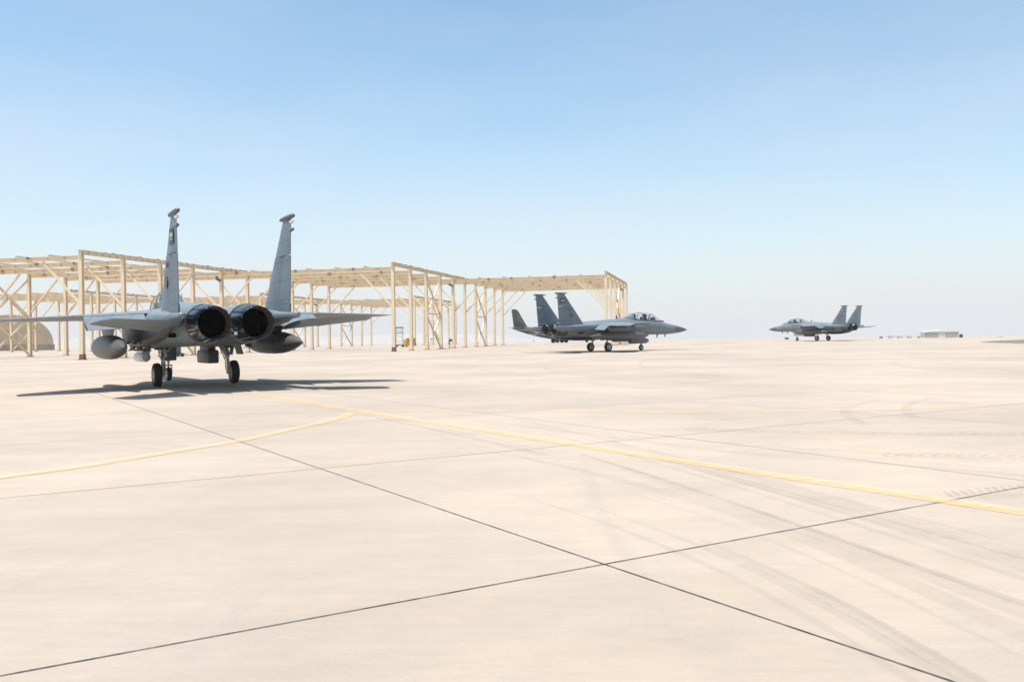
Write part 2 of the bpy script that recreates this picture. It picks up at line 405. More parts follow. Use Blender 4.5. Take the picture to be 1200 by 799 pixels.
# ------------------------------------------------------------------ sun shelters (bare steel frames)
m_steel = mat('tan_painted_steel', (0.78, 0.63, 0.43), 0.55, var=0.04, scale=0.4, dirt=((0.42, 0.29, 0.16), 0.22, 1.0))
m_steel_sunlit = mat('sunlit_brace_tan', (0.72, 0.62, 0.46), 0.45, var=0.08, scale=1.5)  # sun on one diagonal of each brace put into its own tan
m_dark = mat('dark_fitting', (0.05, 0.045, 0.04), 0.6)
m_rust = mat('rusty_plate', (0.22, 0.12, 0.06), 0.8, var=0.3, scale=3)
T = R(12.7)
DD = Vector((sin(T), cos(T), 0)); LL = Vector((cos(T), -sin(T), 0))
BAY, WID, HGT = 6.15, 22.06, 10.4
def shelter(corner, label, left_all=False, near=True):
    c0 = Vector((corner[0], corner[1], gz(*corner)))
    root = empty('sun_shelter', c0, label, 'shelter', 'bare steel sun shelters along the apron')
    def loc(n, side, z):     # side 0 = near right-hand row, 1 = left row; z above local grade line
        p = DD * (n * BAY) - LL * (WID * side)
        g = gz(c0.x + p.x, c0.y + p.y) - c0.z
        return Vector((p.x, p.y, g + z)), g
    top = lambda n, side: loc(n, side, HGT)[0]
    # columns
    for side in (0, 1):
        for n in range(6):
            if side == 1 and n < 2 and not left_all: continue      # shared with the neighbour's row
            a, _ = loc(n, side, -0.03); b = top(n, side)
            mb = MB(); mb.ibar(a, b - Vector((0, 0, 0.42)) if n else b, 0.38, 0.36, up=DD, tf=0.05, tw=0.045)
            col = mb.build('column', m_steel, root)
            mb = MB(); mb.box(a + Vector((0, 0, 0.05)), (0.62, 0.62, 0.06), Matrix.Rotation(-T, 3, 'Z'))
            for sx in (-1, 1):
                for sy in (-1, 1): mb.tube(a + Vector((sx * .24, sy * .24, .06)), a + Vector((sx * .24, sy * .24, .15)), .025, n=6)
            if n == 0: mb.box(a + Vector((0, 0, .3)), (.42, .43, .5), Matrix.Rotation(-T, 3, 'Z'))
            mb.build('base_plate', m_rust, col)
    # edge girders over both rows
    for side in (0, 1):
        mb = MB()
        a, b = top(0, side), top(5, side)
        mb.ibar(a - DD * .3 - Vector((0, 0, .2)), b + DD * .3 - Vector((0, 0, .2)), 0.42, 0.30, tf=0.035)
        for n in range(0, 31):                     # stiffeners
            p = a.lerp(b, n / 30) - Vector((0, 0, .2)); mb.box(p, (.27, .02, .35), Matrix.Rotation(-T, 3, 'Z'))
        g = mb.build('edge_girder', m_steel, root)
        mb = MB(); rows = []                       # torn edge of the old fabric, left along the top
        for n in range(81):
            p = a.lerp(b, n / 80); h = .02 + (.09 * rn.random() if rn.random() < .55 else 0)
            rows.append([p + LL * -.06, p + LL * -.06 + Vector((0, 0, h + .012)), p + LL * .06 + Vector((0, 0, h + .012)), p + LL * .06])
        mb.ring_loft(rows); mb.build('fabric_edge', m_rust, g)
    # frames: cross beam and two knee braces each
    for n in range(6):
        a, b = top(n, 0) - Vector((0, 0, .72)), top(n, 1) - Vector((0, 0, .72))
        mb = MB(); mb.ibar(a, b, 0.44, 0.28, tf=0.04)
        for k in range(1, 12):
            p = a.lerp(b, k / 12); mb.box(p, (.02, .26, .38), Matrix.Rotation(-T, 3, 'Z'))
        bm_ = mb.build('cross_beam', m_steel, root)
        if near:
            for k in (3, 6.5, 10):
                mb = MB(); p = a.lerp(b, (k + rn.uniform(-1, 1)) / 12); mb.box(p + Vector((0, 0, .14)) - DD * .16, (.3, .06, .2), Matrix.Rotation(-T, 3, 'Z')); mb.build('splice_plate', m_rust, bm_)
        for side in (0, 1):
            s = 1 if side else -1
            p0 = loc(n, side, 5.1)[0]; p1 = loc(n, side, HGT - 1.0)[0] + LL * (4.2 * s)
            mb = MB(); mb.ibar(p0, p1, 0.17, 0.17, up=DD, tf=.03, tw=.03); mb.build('knee_brace', m_steel, root)
    # purlins
    for k in range(1, 6):
        f = k / 6
        a, b = top(0, 0).lerp(top(0, 1), f), top(5, 0).lerp(top(5, 1), f)
        mb = MB(); dz = Vector((0, 0, .36)); mb.ibar(a - dz, b - dz, 0.14, 0.1, tf=.02); mb.build('purlin', m_steel, root)
    # stacked cross bracing in the middle bay of each row
    for side in (0, 1):
        for lo, hi in ((0.2, 4.7), (4.7, 9.4)):
            a0, a1 = loc(2, side, lo)[0], loc(3, side, lo)[0]
            b0, b1 = loc(2, side, hi)[0], loc(3, side, hi)[0]
            o = LL * .07
            mb = MB(); mb.ibar(a0 + o, b1 + o, .2, .2, up=LL, tf=.03, tw=.03); mb.build('cross_brace', m_steel_sunlit, root)
            mb = MB(); mb.ibar(a1 - o, b0 - o, .2, .2, up=LL, tf=.03, tw=.03); mb.build('cross_brace', m_steel, root)
        mb = MB(); mb.ibar(loc(2, side, 4.7)[0], loc(3, side, 4.7)[0], .16, .16, tf=.03, tw=.03); mb.build('strut', m_steel, root)
    # floodlights under the beams
    for n, f in ((4, .02),):
        p = top(n, 0).lerp(top(n, 1), f) - Vector((0, 0, 1.35)) - DD * .3
        mb = MB(); mb.tube(p + Vector((0, 0, .4)), p, .03, n=8)
        mb.box(p + LL * .1, (.36, .3, .26), Matrix.Rotation(-T, 3, 'Z') @ Matrix.Rotation(.5, 3, 'Y'), .04)
        mb.tube(p + LL * .3 - Vector((0, 0, .05)), p + LL * .45 - Vector((0, 0, .14)), .12, .18, n=12)
        mb.build('floodlight', m_dark, root)
    return root
C0 = Vector((-40.75, 83.7)); ST = Vector((26.95, 19.45))
lab1 = ['tan steel shelter frame nearest the camera, its corner post beside the left jet wing',
        'tan steel shelter frame standing between the nearest frame and the one behind the nose-right jet',
        'tan steel shelter frame rising behind the jet whose nose points right']
for k in range(3): shelter(C0 + ST * k, lab1[k], k == 0)
D0 = Vector((-74.4, 147.5))
lab2 = ['distant tan shelter frame seen through the nearest frame, next to the domed hangar',
        'distant tan shelter frame seen just behind the left jet, between two other far frames',
        'distant tan shelter frame farthest from the domed hangar, its posts beside the tan crate']
for k in range(3): shelter(D0 + ST * k, lab2[k], k == 0, False)

# ------------------------------------------------------------------ fighter jets
m_grey = bpy.data.materials.new('jet_grey_paint')
def jet_paint(m, col, line=0.72, dirt=0.35):
    m.use_nodes = True; t = m.node_tree; L = t.links; N = t.nodes; b = N['Principled BSDF']
    b.inputs['Roughness'].default_value = 0.48; b.inputs['Specular IOR Level'].default_value = 0.4
    tc = N.new('ShaderNodeTexCoord')
    def nz(sc, st, det=6):
        mp = N.new('ShaderNodeMapping'); mp.inputs['Scale'].default_value = st
        L.new(tc.outputs['Object'], mp.inputs[0]); n = N.new('ShaderNodeTexNoise'); n.inputs['Scale'].default_value = sc
        n.inputs['Detail'].default_value = det; n.inputs['Roughness'].default_value = .65; L.new(mp.outputs[0], n.inputs['Vector']); return n.outputs[0]
    def mr(s, a, b_, c, d):
        r = N.new('ShaderNodeMapRange'); L.new(s, r.inputs[0])
        for i, v in enumerate((a, b_, c, d)): r.inputs[i + 1].default_value = v
        return r.outputs[0]
    def mix(f, a, b_, mode='MIX'):
        x = N.new('ShaderNodeMix'); x.data_type = 'RGBA'; x.blend_type = mode
        for i, v in ((0, f), (6, a), (7, b_)):
            if isinstance(v, (tuple, float, int)): x.inputs[i].default_value = v
            else: L.new(v, x.inputs[i])
        return x.outputs[2]
    c = mix(mr(nz(1.1, (.6, 1, 1)), .35, .65, 0., 1.), (col[0] * .86, col[1] * .87, col[2] * .88, 1), (col[0] * 1.1, col[1] * 1.1, col[2] * 1.09, 1))
    c = mix(mr(nz(2.2, (.25, 2, 2.2), 8), .55, .8, 0., dirt), c, (.12, .105, .09, 1))
    sx = N.new('ShaderNodeSeparateXYZ'); L.new(tc.outputs['Object'], sx.inputs[0])
    cx = N.new('ShaderNodeCombineXYZ'); L.new(sx.outputs[0], cx.inputs[0])
    ad = N.new('ShaderNodeMath'); ad.operation = 'ADD'; L.new(sx.outputs[1], ad.inputs[0]); L.new(sx.outputs[2], ad.inputs[1]); L.new(ad.outputs[0], cx.inputs[1])
    br = N.new('ShaderNodeTexBrick'); br.inputs['Scale'].default_value = 1.0
    br.inputs['Brick Width'].default_value = 1.35; br.inputs['Row Height'].default_value = .62
    br.inputs['Mortar Size'].default_value = .011; br.inputs['Color1'].default_value = (1, 1, 1, 1)
    br.inputs['Color2'].default_value = (.95, .95, .96, 1); br.inputs['Mortar'].default_value = (line, line, line, 1)
    L.new(cx.outputs[0], br.inputs['Vector'])
    c = mix(1.0, c, br.outputs['Color'], 'MULTIPLY')
    L.new(c, b.inputs['Base Color'])
jet_paint(m_grey, (0.165, 0.196, 0.220), .55, .65)
m_grey_shaded = bpy.data.materials.new('jet_grey_shaded'); jet_paint(m_grey_shaded, (0.138, 0.177, 0.206), .6, .5)  # body grey again, darkened: shade on the fins put into the colour
m_radome = mat('radome_paint', (0.095, 0.105, 0.11), 0.5, var=.08, scale=2)
m_tank = mat('tank_paint', (0.085, 0.088, 0.086), 0.45, var=.12, scale=2.0, dirt=((.1, .09, .08), .4, 3))
m_cft = mat('side_tank_paint', (0.115, 0.12, 0.115), 0.5, var=.12, scale=2.0, dirt=((.08, .07, .06), .6, 2.5))
m_noz = mat('scorched_nozzle_metal', (0.13, 0.135, 0.15), 0.25, metal=1.0, var=.35, scale=2.5, streak=(.4, 2, 2))
m_shroud = mat('bare_hot_metal', (0.17, 0.15, 0.13), 0.4, metal=1.0, var=.3, scale=2.0, streak=(.4, 2, 2))
m_petal_in = mat('nozzle_inner_petal', (0.075, 0.06, 0.05), 0.7, var=.3, scale=5)
m_matt_black = mat('matt_black', (0.004, 0.004, 0.004), 1.0, spec=0.0)  # near-black and fully rough: jet pipe, vents, visors, windows
m_duct = mat('intake_duct_grey', (0.2, 0.2, 0.2), 0.7)  # even mid grey for the duct walls
m_tyre_r = mat('tyre_black_rubber', (0.018, 0.018, 0.019), 0.8, var=.2, scale=6)
m_white = mat('gear_white_paint', (0.55, 0.54, 0.5), 0.45, var=.1, scale=5, dirt=((.2, .15, .1), .4, 6))
m_steelgrey = mat('oleo_steel', (0.5, 0.5, 0.5), 0.25, metal=.9)
m_flag = mat('flag_green', (0.012, 0.085, 0.05), 0.6, var=.15, scale=8)
m_flag_w = mat('flag_white', (0.62, 0.64, 0.62), 0.6)
m_mark = mat('dark_stencil', (0.06, 0.065, 0.075), 0.6)
m_badge = mat('badge_red', (0.22, 0.10, 0.09), 0.6)
m_lamp = mat('nav_lamp', (0.75, 0.62, 0.58), 0.3)
m_hel = mat('helmet_grey', (0.16, 0.16, 0.15), 0.35)
m_suit = mat('flight_suit_olive', (0.05, 0.055, 0.035), 0.85, var=.2, scale=9)
m_glass = bpy.data.materials.new('canopy_glass'); m_glass.use_nodes = True
_t = m_glass.node_tree; _o = _t.nodes['Material Output']
_tr = _t.nodes.new('ShaderNodeBsdfTransparent'); _tr.inputs[0].default_value = (.87, .90, .90, 1)
_gl = _t.nodes.new('ShaderNodeBsdfGlossy'); _gl.inputs['Roughness'].default_value = .03
_lw = _t.nodes.new('ShaderNodeLayerWeight'); _lw.inputs['Blend'].default_value = .5
_fr = _t.nodes.new('ShaderNodeMapRange'); _fr.inputs[1].default_value, _fr.inputs[2].default_value, _fr.inputs[3].default_value, _fr.inputs[4].default_value = .55, 1, .04, .55
_t.links.new(_lw.outputs['Facing'], _fr.inputs[0])
_mx = _t.nodes.new('ShaderNodeMixShader')
_t.links.new(_fr.outputs[0], _mx.inputs[0]); _t.links.new(_tr.outputs[0], _mx.inputs[1]); _t.links.new(_gl.outputs[0], _mx.inputs[2])
_t.links.new(_mx.outputs[0], _o.inputs[0])

X = lambda S: 11.35 - (S if S > 6 else 6 - (6 - S) * 1.07)            # station behind the nose -> metres ahead of the main wheels
def sring(S, yc, zc, hw, hu, hd, n=2.0, N=32, shear=0.0):
    out = []
    for i in range(N):
        a = 2 * pi * i / N; c, s = cos(a), sin(a)
        y = yc + hw * math.copysign(abs(c) ** (2 / n), c)
        dz = (hu if s > 0 else hd) * math.copysign(abs(s) ** (2 / n), s)
        z = zc + dz
        out.append((X(S + shear * (zc + hu - z)), y, z))
    return out

def slab_surface(mb, secs, sharp_te=True):
    """Wing-like solid from sections (xLE, xTE, y, z, thickness) with z a number or (zLE, zTE); span along y (or z when given as 'fin')."""
    rings = []
    for xl, xt, y, z, th in secs:
        zl, zt = z if isinstance(z, tuple) else (z, z)
        up, dn = [], []
        for f, tt in ((0, .0), (.04, .42), (.15, .78), (.35, 1.0), (.6, .85), (.85, .4), (1, .06)):
            x = xl + (xt - xl) * f; zz = zl + (zt - zl) * f
            up.append((x, y, zz + th / 2 * tt)); dn.append((x, y, zz - th / 2 * tt))
        rings.append(up + list(reversed(dn[1:])))
    mb.ring_loft(rings)
def fin_surface(mb, secs):
    rings = []
    for xl, xt, y, z, th in secs:
        up, dn = [], []
        for f, tt in ((0, .0), (.04, .42), (.15, .78), (.35, 1.0), (.6, .9), (.85, .5), (1, .12)):
            x = xl + (xt - xl) * f
            up.append((x, y + th / 2 * tt, z)); dn.append((x, y - th / 2 * tt, z))
        rings.append(up + list(reversed(dn[1:])))
    mb.ring_loft(rings)

def wing_te(y): return 13.24 + .2 * y
def wing_le(y): return 6.45 + y
def wing_z(y): return 2.66 - .045 * (y - 1.5)

def wheel(parent, name, r, wd, c):
    mb = MB()
    prof = [(-wd * .5, r * .60), (-wd * .5, r * .80), (-wd * .40, r * .94), (-wd * .2, r * .995), (0, r), (wd * .2, r * .995), (wd * .40, r * .94), (wd * .5, r * .80), (wd * .5, r * .60)]
    mb.revolve(prof, c, 'Y', 32, False, False)
    for s in (-.16, .05, .16):
        pass
    wv = mb.build(name, m_tyre_r, parent, 40)
    mb = MB()
    mb.revolve([(-wd * .46, r * .16), (-wd * .46, r * .30), (-wd * .36, r * .36), (-wd * .36, r * .52), (-wd * .49, r * .61), (wd * .49, r * .61), (wd * .36, r * .52), (wd * .36, r * .36), (wd * .46, r * .30), (wd * .46, r * .16)], c, 'Y', 28)
    for k in range(8):
        a = k * pi / 4
        for s in (-1, 1): mb.tube((c[0] + r * .44 * cos(a), c[1] + s * wd * .34, c[2] + r * .44 * sin(a)), (c[0] + r * .44 * cos(a), c[1] + s * wd * .40, c[2] + r * .44 * sin(a)), r * .06, n=8)
    mb.build('rim', m_white, wv, 40)
    return wv

def build_jet(label):
    J = empty('fighter_jet', (0, 0, 0), label, 'fighter jet', 'grey twin-tailed fighter jets on the apron')
    # ---- fuselage
    body = [(1.9, 2.10, .455, .465, .46, 2), (2.4, 2.14, .53, .54, .52, 2), (3.2, 2.2, .63, .62, .58, 2.05), (4.0, 2.25, .74, .67, .62, 2.15),
            (5.0, 2.27, .80, .70, .66, 2.3), (6.2, 2.27, .84, .73, .70, 2.4), (7.0, 2.27, .90, .75, .73, 2.4), (7.9, 2.27, .97, .77, .76, 2.3), (9, 2.25, .96, .78, .8, 2.2),
            (11, 2.25, .84, .76, .85, 2.2), (13, 2.25, .71, .66, .8, 2.2), (15, 2.2, .5, .52, .42, 2.2), (16.1, 2.02, .2, .3, .12, 2), (16.8, 1.86, .07, .08, .07, 2)]
    mb = MB(); mb.ring_loft([sring(S, 0, zc, hw, hu, hd, n) for S, zc, hu, hd, hw, n in body])
    nac = [(6.0, 1.24, 2.15, .46, .71, 10, .8), (6.9, 1.25, 2.14, .48, .72, 9, .6), (8, 1.26, 2.13, .51, .73, 8, .25), (9.5, 1.24, 2.13, .55, .73, 6, 0), (11, 1.14, 2.13, .63, .72, 4.2, 0),
           (13, .95, 2.14, .70, .70, 3, 0), (14.5, .79, 2.15, .69, .69, 2.4, 0), (15.5, .69, 2.165, .67, .675, 2.1, 0), (16.1, .665, 2.18, .645, .645, 2, 0)]
    for s in (1, -1):
        mb.ring_loft([sring(S, s * yc, zc, hw, hh, hh, n, 40, sh) for S, yc, zc, hw, hh, n, sh in nac], cap0=False, cap1=False)
        # lip and duct
        r0 = sring(6.0, s * 1.24, 2.15, .46, .71, .71, 10, 40, .8); r1 = sring(6.03, s * 1.24, 2.15, .41, .655, .655, 10, 40, .8)
        mb.ring_loft([r0, r1], False, False)
        boom = [(11.6, 1.45, 2.42, .12, .16, .2), (12.6, 1.58, 2.42, .34, .24, .3), (14, 1.66, 2.4, .44, .30, .36), (15.6, 1.68, 2.38, .40, .25, .30), (16.6, 1.72, 2.37, .26, .17, .20), (17.3, 1.74, 2.39, .13, .11, .11), (18.0, 1.75, 2.40, .10, .10, .10), (18.06, 1.75, 2.40, .05, .05, .05)]
        mb.ring_loft([sring(S, s * yc, zc, hw, hu, hd, 2.8) for S, yc, zc, hw, hu, hd in boom])
        # fillet from deck to fin root
        mb.ring_loft([sring(S, s * 1.0, zc, hw, hh, hh, 2.6) for S, zc, hw, hh in ((9, 2.5, .5, .3), (11, 2.55, .7, .3), (13.5, 2.52, .72, .3), (15.2, 2.45, .6, .2), (15.7, 2.42, .3, .1))])
    fus = mb.build('fuselage', m_grey, J, 38)
    mb = MB()
    for s in (1, -1):
        mb.ring_loft([sring(6.03, s * 1.24, 2.15, .41, .655, .655, 10, 40, .8), sring(7.2, s * 1.2, 2.15, .39, .6, .6, 6, 40, .3), sring(9.0, s * 1.1, 2.15, .4, .4, .4, 2, 40, 0)], False, True)
    mb.build('intake_duct', m_duct, J, 40)
    # ---- radome
    mb = MB(); mb.ring_loft([sring(S, 0, zc, hw, h, h, 2) for S, zc, h, hw in ((.0, 2.03, .012, .012), (.12, 2.032, .07, .07), (.35, 2.037, .16, .16), (.8, 2.055, .275, .28), (1.3, 2.075, .365, .37), (1.898, 2.10, .455, .458))])
    ro = mb.build('radome', m_radome, J, 60)
    mb = MB(); mb.tube((X(0.03), 0, 2.03), (X(-.22), 0, 2.03), .012, .005, n=8); mb.build('pitot_probe', m_steelgrey, ro)
    # ---- canopy
    can = [(3.1, .0, .16), (3.6, .22, .29), (4.1, .50, .38), (4.6, .75, .435), (5.2, .87, .46), (5.9, .94, .475), (6.6, .92, .47), (7.2, .80, .45), (7.8, .60, .38), (8.3, .40, .26), (8.6, .28, .12)]
    base = 2.90
    def half(S, h, hw, N=20): return [(X(S), hw * cos(pi * i / N), base + (h) * sin(pi * i / N) ** .9 + .02) for i in range(N + 1)]
    mb = MB(); mb.ring_loft([half(*c) for c in can[:-3]], closed=False); cn = mb.build('canopy', m_glass, J, 60)
    mb = MB(); mb.ring_loft([half(*c) for c in can[-4:]], closed=False); mb.build('canopy_fairing', m_grey, J, 60)
    mb = MB()
    def interp(S):
        for a, b in zip(can[:-1], can[1:]):
            if a[0] <= S <= b[0]:
                f = (S - a[0]) / (b[0] - a[0]); return a[1] + (b[1] - a[1]) * f, a[2] + (b[2] - a[2]) * f
    for S, wd in ((4.62, .10), (7.25, .14), (6.05, .06)):
        rr = []
        for ds, k in ((-wd / 2, 0), (-wd / 2, .018), (wd / 2, .018), (wd / 2, 0)):
            h, hw = interp(S + ds); rr.append(half(S + ds, h + k, hw + k))
        mb.ring_loft(rr, closed=False)
    for s in (1, -1):
        rr = []
        for S in (3.2, 4.1, 4.6, 5.2, 5.9, 6.6, 7.2, 7.6):
            h, hw = interp(S); rr.append([(X(S), s * (hw + .02), 2.86), (X(S), s * (hw + .025), 3.0), (X(S), s * (hw - .03), 3.03)])
        mb.ring_loft(rr, closed=False)
    mb.build('canopy_frame', m_grey, cn, 40)
    mb = MB(); mb.ring_loft([[(X(S), hw, z), (X(S), -hw, z)] for S, hw, z in ((4.0, .3, 3.03), (4.7, .39, 3.10), (5.5, .41, 3.125), (6.6, .42, 3.15), (7.3, .38, 3.20))], closed=False)
    mb.box((X(4.45), 0, 3.2), (.4, .5, .3), None, .08); mb.box((X(5.75), 0, 3.25), (.3, .52, .28), None, .07)
    mb.build('cockpit_tub', m_mark, J)
    for S in (5.42, 6.85):
        mb = MB(); mb.box((X(S) - .06, 0, 3.34), (.16, .42, .5), Matrix.Rotation(-.2, 3, 'Y'), .05); mb.box((X(S) - .11, 0, 3.62), (.2, .34, .16), None, .05)
        mb.build('ejection_seat', m_dark, J)
    # ---- wings
    for s in (1, -1):
        mir = s < 0
        mb = MB()
        FO, AO = 3.95, 5.75
        ch = .95
        def sec(y, te, th): return (X(wing_le(y)), X(te), y, wing_z(y), th)
        slab_surface(mb, [sec(1.3, wing_te(1.3) - ch, .40), sec(1.9, wing_te(1.9) - ch, .34), sec(FO, wing_te(FO) - ch, .22)])
        slab_surface(mb, [sec(FO, wing_te(FO) - ch * .82, .22), sec(AO, wing_te(AO) - ch * .6, .13)])
        slab_surface(mb, [sec(AO, wing_te(AO), .13), (X(12.75), X(14.5), 6.3, wing_z(6.3), .09), (X(13.35), X(14.54), 6.52, wing_z(6.5), .05)])
        wg = mb.build('wing', m_grey, J, 30, mir)
        mb = MB()                        # flap, lowered
        d = R(30)
        def fl(y):
            xh = X(wing_te(y) - ch + .02); z = wing_z(y) - .02; cc = ch * .98
            return (xh, xh - cc * cos(d), y, (z, z - cc * sin(d)), .13)
        slab_surface(mb, [fl(1.98), fl(FO - .03)]); mb.build('flap', m_grey, wg, 30, mir)
        mb = MB(); slab_surface(mb, [(X(wing_te(y) - c_ + .015), X(wing_te(y)), y, wing_z(y), .07) for y, c_ in ((FO + .03, ch * .82), (AO - .02, ch * .6))])
        mb.build('aileron', m_grey, wg, 30, mir)
        # pylon and drop tank
        mb = MB(); slab_y = 2.93
        rr = []
        for z, a, b_, th in ((2.62, 9.9, 12.9, .16), (2.1, 9.7, 12.6, .16), (1.86, 10.0, 12.3, .14)):
            rr.append([(X(a), slab_y, z), (X(a + .3), slab_y + th / 2, z), (X(b_ - .5), slab_y + th / 2, z), (X(b_), slab_y, z), (X(b_ - .5), slab_y - th / 2, z), (X(a + .3), slab_y - th / 2, z)])
        mb.ring_loft(rr); py = mb.build('wing_pylon', m_cft, J, 30, mir)
        for dy in (.32, -.32):
            mb = MB(); mb.box((X(11.6), slab_y + dy, 2.22), (2.6, .1, .16), None, .02); mb.box((X(11.6), slab_y + dy / 2, 2.3), (.9, .3, .08))
            mb.build('missile_rail', m_cft, py, None, mir)
        mb = MB(); L_ = 7.4
        mb.revolve([(3.85 - L_ * f, r * .43) for f, r in ((0, .02), (.02, .14), (.06, .36), (.12, .60), (.2, .83), (.3, .97), (.4, 1), (.55, 1), (.66, .95), (.76, .80), (.85, .58), (.92, .36), (.97, .15), (1, .02))], (0, slab_y, 1.50), 'X', 28)
        mb.build('drop_tank', m_tank, J, 50, mir)
        # conformal tank with stub pylons
        mb = MB(); mb.ring_loft([sring(S, yc, zc, hw, hu, hd, 2.6) for S, yc, zc, hw, hu, hd in
                                 ((6.7, 1.72, 2.2, .03, .15, .15), (7.4, 1.80, 2.15, .16, .34, .36), (8.5, 1.86, 2.08, .27, .44, .48), (10, 1.88, 2.05, .32, .5, .54), (12, 1.84, 2.05, .32, .5, .54), (13.4, 1.72, 2.08, .28, .44, .46), (14.4, 1.56, 2.14, .16, .3, .3), (15.0, 1.48, 2.2, .03, .1, .1))])
        ct = mb.build('conformal_tank', m_cft, J, 50, mir)
        for k in range(3):
            for y, z in ((2.12, 1.72), (1.78, 1.46)):
                mb = MB(); xx = X(8.6 + 1.7 * k); mb.box((xx, y, z - .0), (.8, .07, .12), None, .02)
                for e in (-.3, 0, .3): mb.tube((xx + e, y, z - .04), (xx + e + .02, y + .10, z - .13), .016, n=6); mb.tube((xx + e, y, z - .04), (xx + e + .02, y - .10, z - .13), .016, n=6)
                mb.build('stub_pylon', m_mark, ct, None, mir)
        # ---- stabilator (leading edge down)
        mb = MB()
        th = R(-5.2)
        def st(xs_l, xs_t, y, t): 
            pv = 16.9; zf = lambda S: 2.12 - sin(th) * (S - pv) * 1.0
            return (X(xs_l), X(xs_t), y, (zf(xs_l), zf(xs_t)), t)
        slab_surface(mb, [st(15.35, 18.35, 2.02, .17), st(16.52, 18.72, 3.02, .12)])
        slab_surface(mb, [st(16.20, 18.72, 3.02, .12), st(17.05, 19.05, 3.72, .07), st(17.4, 18.6, 4.02, .05), st(17.62, 18.0, 4.2, .03)])
        mb.build('stabilator', m_grey_shaded, J, 30, mir)
        # ---- fin
        mb = MB(); y0, y1 = 1.71, 1.75
        def fin(z):
            f = (z - 2.55) / (5.55 - 2.55); le = 14.45 + 2.42 * f; te = 17.42 + .22 * f; return le, te, y0 + (y1 - y0) * f, .20 - .12 * f
        RT = 4.35
        def fs(z, te=None):
            l, t_, y, k = fin(z); return (X(l), X(t_ if te is None else te), y, z, k)
        rl = lambda z: fin(z)[1] - (fin(z)[1] - fin(z)[0]) * .36
        fin_surface(mb, [fs(2.5, rl(2.5)), fs(RT, rl(RT))]); fin_surface(mb, [fs(RT), fs(5.5)])
        fo = mb.build('tail_fin', m_grey_shaded, J, 30, mir)
        mb = MB(); rr = []
        for z in (2.78, RT - .03):
            l, t_, y, k = fin(z); a = rl(z) + .025
            rr.append([(X(a), y + k * .42, z), (X(t_), y + .012, z), (X(t_), y - .012, z), (X(a), y - k * .42, z)])
        mb.ring_loft(rr); mb.build('rudder', m_grey_shaded, fo, None, mir)
        mb = MB(); rr = []
        for z in (2.45, 2.77):
            l, t_, y, k = fin(z); a = rl(z); rr.append([(X(a), y + k * .45, z), (X(t_), y + .03, z), (X(t_), y - .03, z), (X(a), y - k * .45, z)])
        mb.ring_loft(rr); mb.build('fin_root', m_grey_shaded, fo, None, mir)
        mb = MB(); mb.revolve([(X(16.45), .01), (X(16.52), .045), (X(16.75), .072), (X(17.2), .08), (X(17.65), .078), (X(17.86), .065), (X(17.9), .02)], (0, y1, 5.55), 'X', 20)
        pod = mb.build('tip_pod', m_radome, fo, 40, mir)
        mb = MB(); mb.tube((X(17.60), y1, 5.36), (X(17.86), y1, 5.36), .06, .04, n=10); mb.build('navigation_lamp', m_lamp, fo, 40, mir)
        mb = MB(); mb.tube((X(17.58), y1, 5.12), (X(17.80), y1, 5.12), .065, .05, n=10); mb.build('antenna_housing', m_grey_shaded, fo, 40, mir)
        # markings on the outer face: flag, number, badge
        def plate(z, S, wd, h, d, name, m_):
            _, _, y, k = fin(z); mb = MB(); yy = y + k * .5 + d
            mb.box((X(S), yy, z), (wd, .006, h)); return mb.build(name, m_, fo, None, mir)
        fl_ = plate(4.86, 17.02, .60, .47, .004, 'flag', m_flag)
        mb = MB(); _, _, y, k = fin(4.86); yy = y + k * .5 + .011
        q = random.Random(3)
        for i in range(11):
            xx = X(17.02) - .2 + .04 * i; hh = q.uniform(.06, .17)
            mb.box((xx, yy, 4.89 + q.uniform(-.02, .03)), (.02, .004, hh))
        for i in range(7): mb.box((X(17.02) - .17 + .055 * i, yy, 4.85 + q.uniform(-.02, .08)), (.05, .004, .018))
        mb.box((X(17.02), yy, 4.76), (.36, .004, .02)); mb.box((X(17.02) + .15, yy, 4.765), (.02, .004, .05))
        mb.build('flag_script', m_flag_w, fl_, None, mir)
        mb = MB(); _, _, y, k = fin(4.05); yy = y + k * .5 + .008      # the serial, too small in the photo to read
        for i in range(3):
            x0 = X(16.28) - .15 + .15 * i
            for bx, bz, bw, bh in ((0, .06, .1, .025), (0, -.06, .1, .025), (.04, 0, .025, .13), (0, 0, .08, .022)): mb.box((x0 + bx, yy, 4.05 + bz), (bw, .005, bh))
        mb.build('serial_marking', m_mark, fo, None, mir)
        mb = MB(); _, _, y, k = fin(3.6); yy = y + k * .5 + .008
        for (a, r_) in ((.0, .17), (.004, .11)):
            pass
        mb.revolve([(yy - .003, .19), (yy + .003, .19)], (X(16.05), 0, 3.52), 'Y', 20); bd = mb.build('squadron_badge', m_mark, fo, None, mir)
        mb = MB(); mb.revolve([(yy, .115), (yy + .006, .115)], (X(16.05), 0, 3.52), 'Y', 20); mb.build('badge_centre', m_badge, bd, None, mir)
        # ---- engine: shroud and nozzle
        yn, zn = .665, 2.18
        mb = MB(); mb.revolve([(X(16.06), .645), (X(16.16), .645), (X(16.17), .59)], (0, yn, zn), 'X', 40, False, False)
        mb.build('engine_shroud', m_shroud, J, 40, mir)
        mb = MB(); rings = []
        NP, M_ = 15, 8
        for S, r_, amp in ((16.05, .60, .0), (16.17, .618, .014), (16.5, .61, .018), (16.95, .572, .018), (17.38, .525, .015), (17.40, .51, .014)):
            ring = []
            for i in range(NP * M_):
                a = 2 * pi * i / (NP * M_); ph = (i % M_) / M_
                rr_ = r_ - amp * (2.2 if ph == 0 else 0) + amp * .4 * sin(pi * ph)
                ring.append((X(S), yn + rr_ * cos(a), zn + rr_ * sin(a)))
            rings.append(ring)
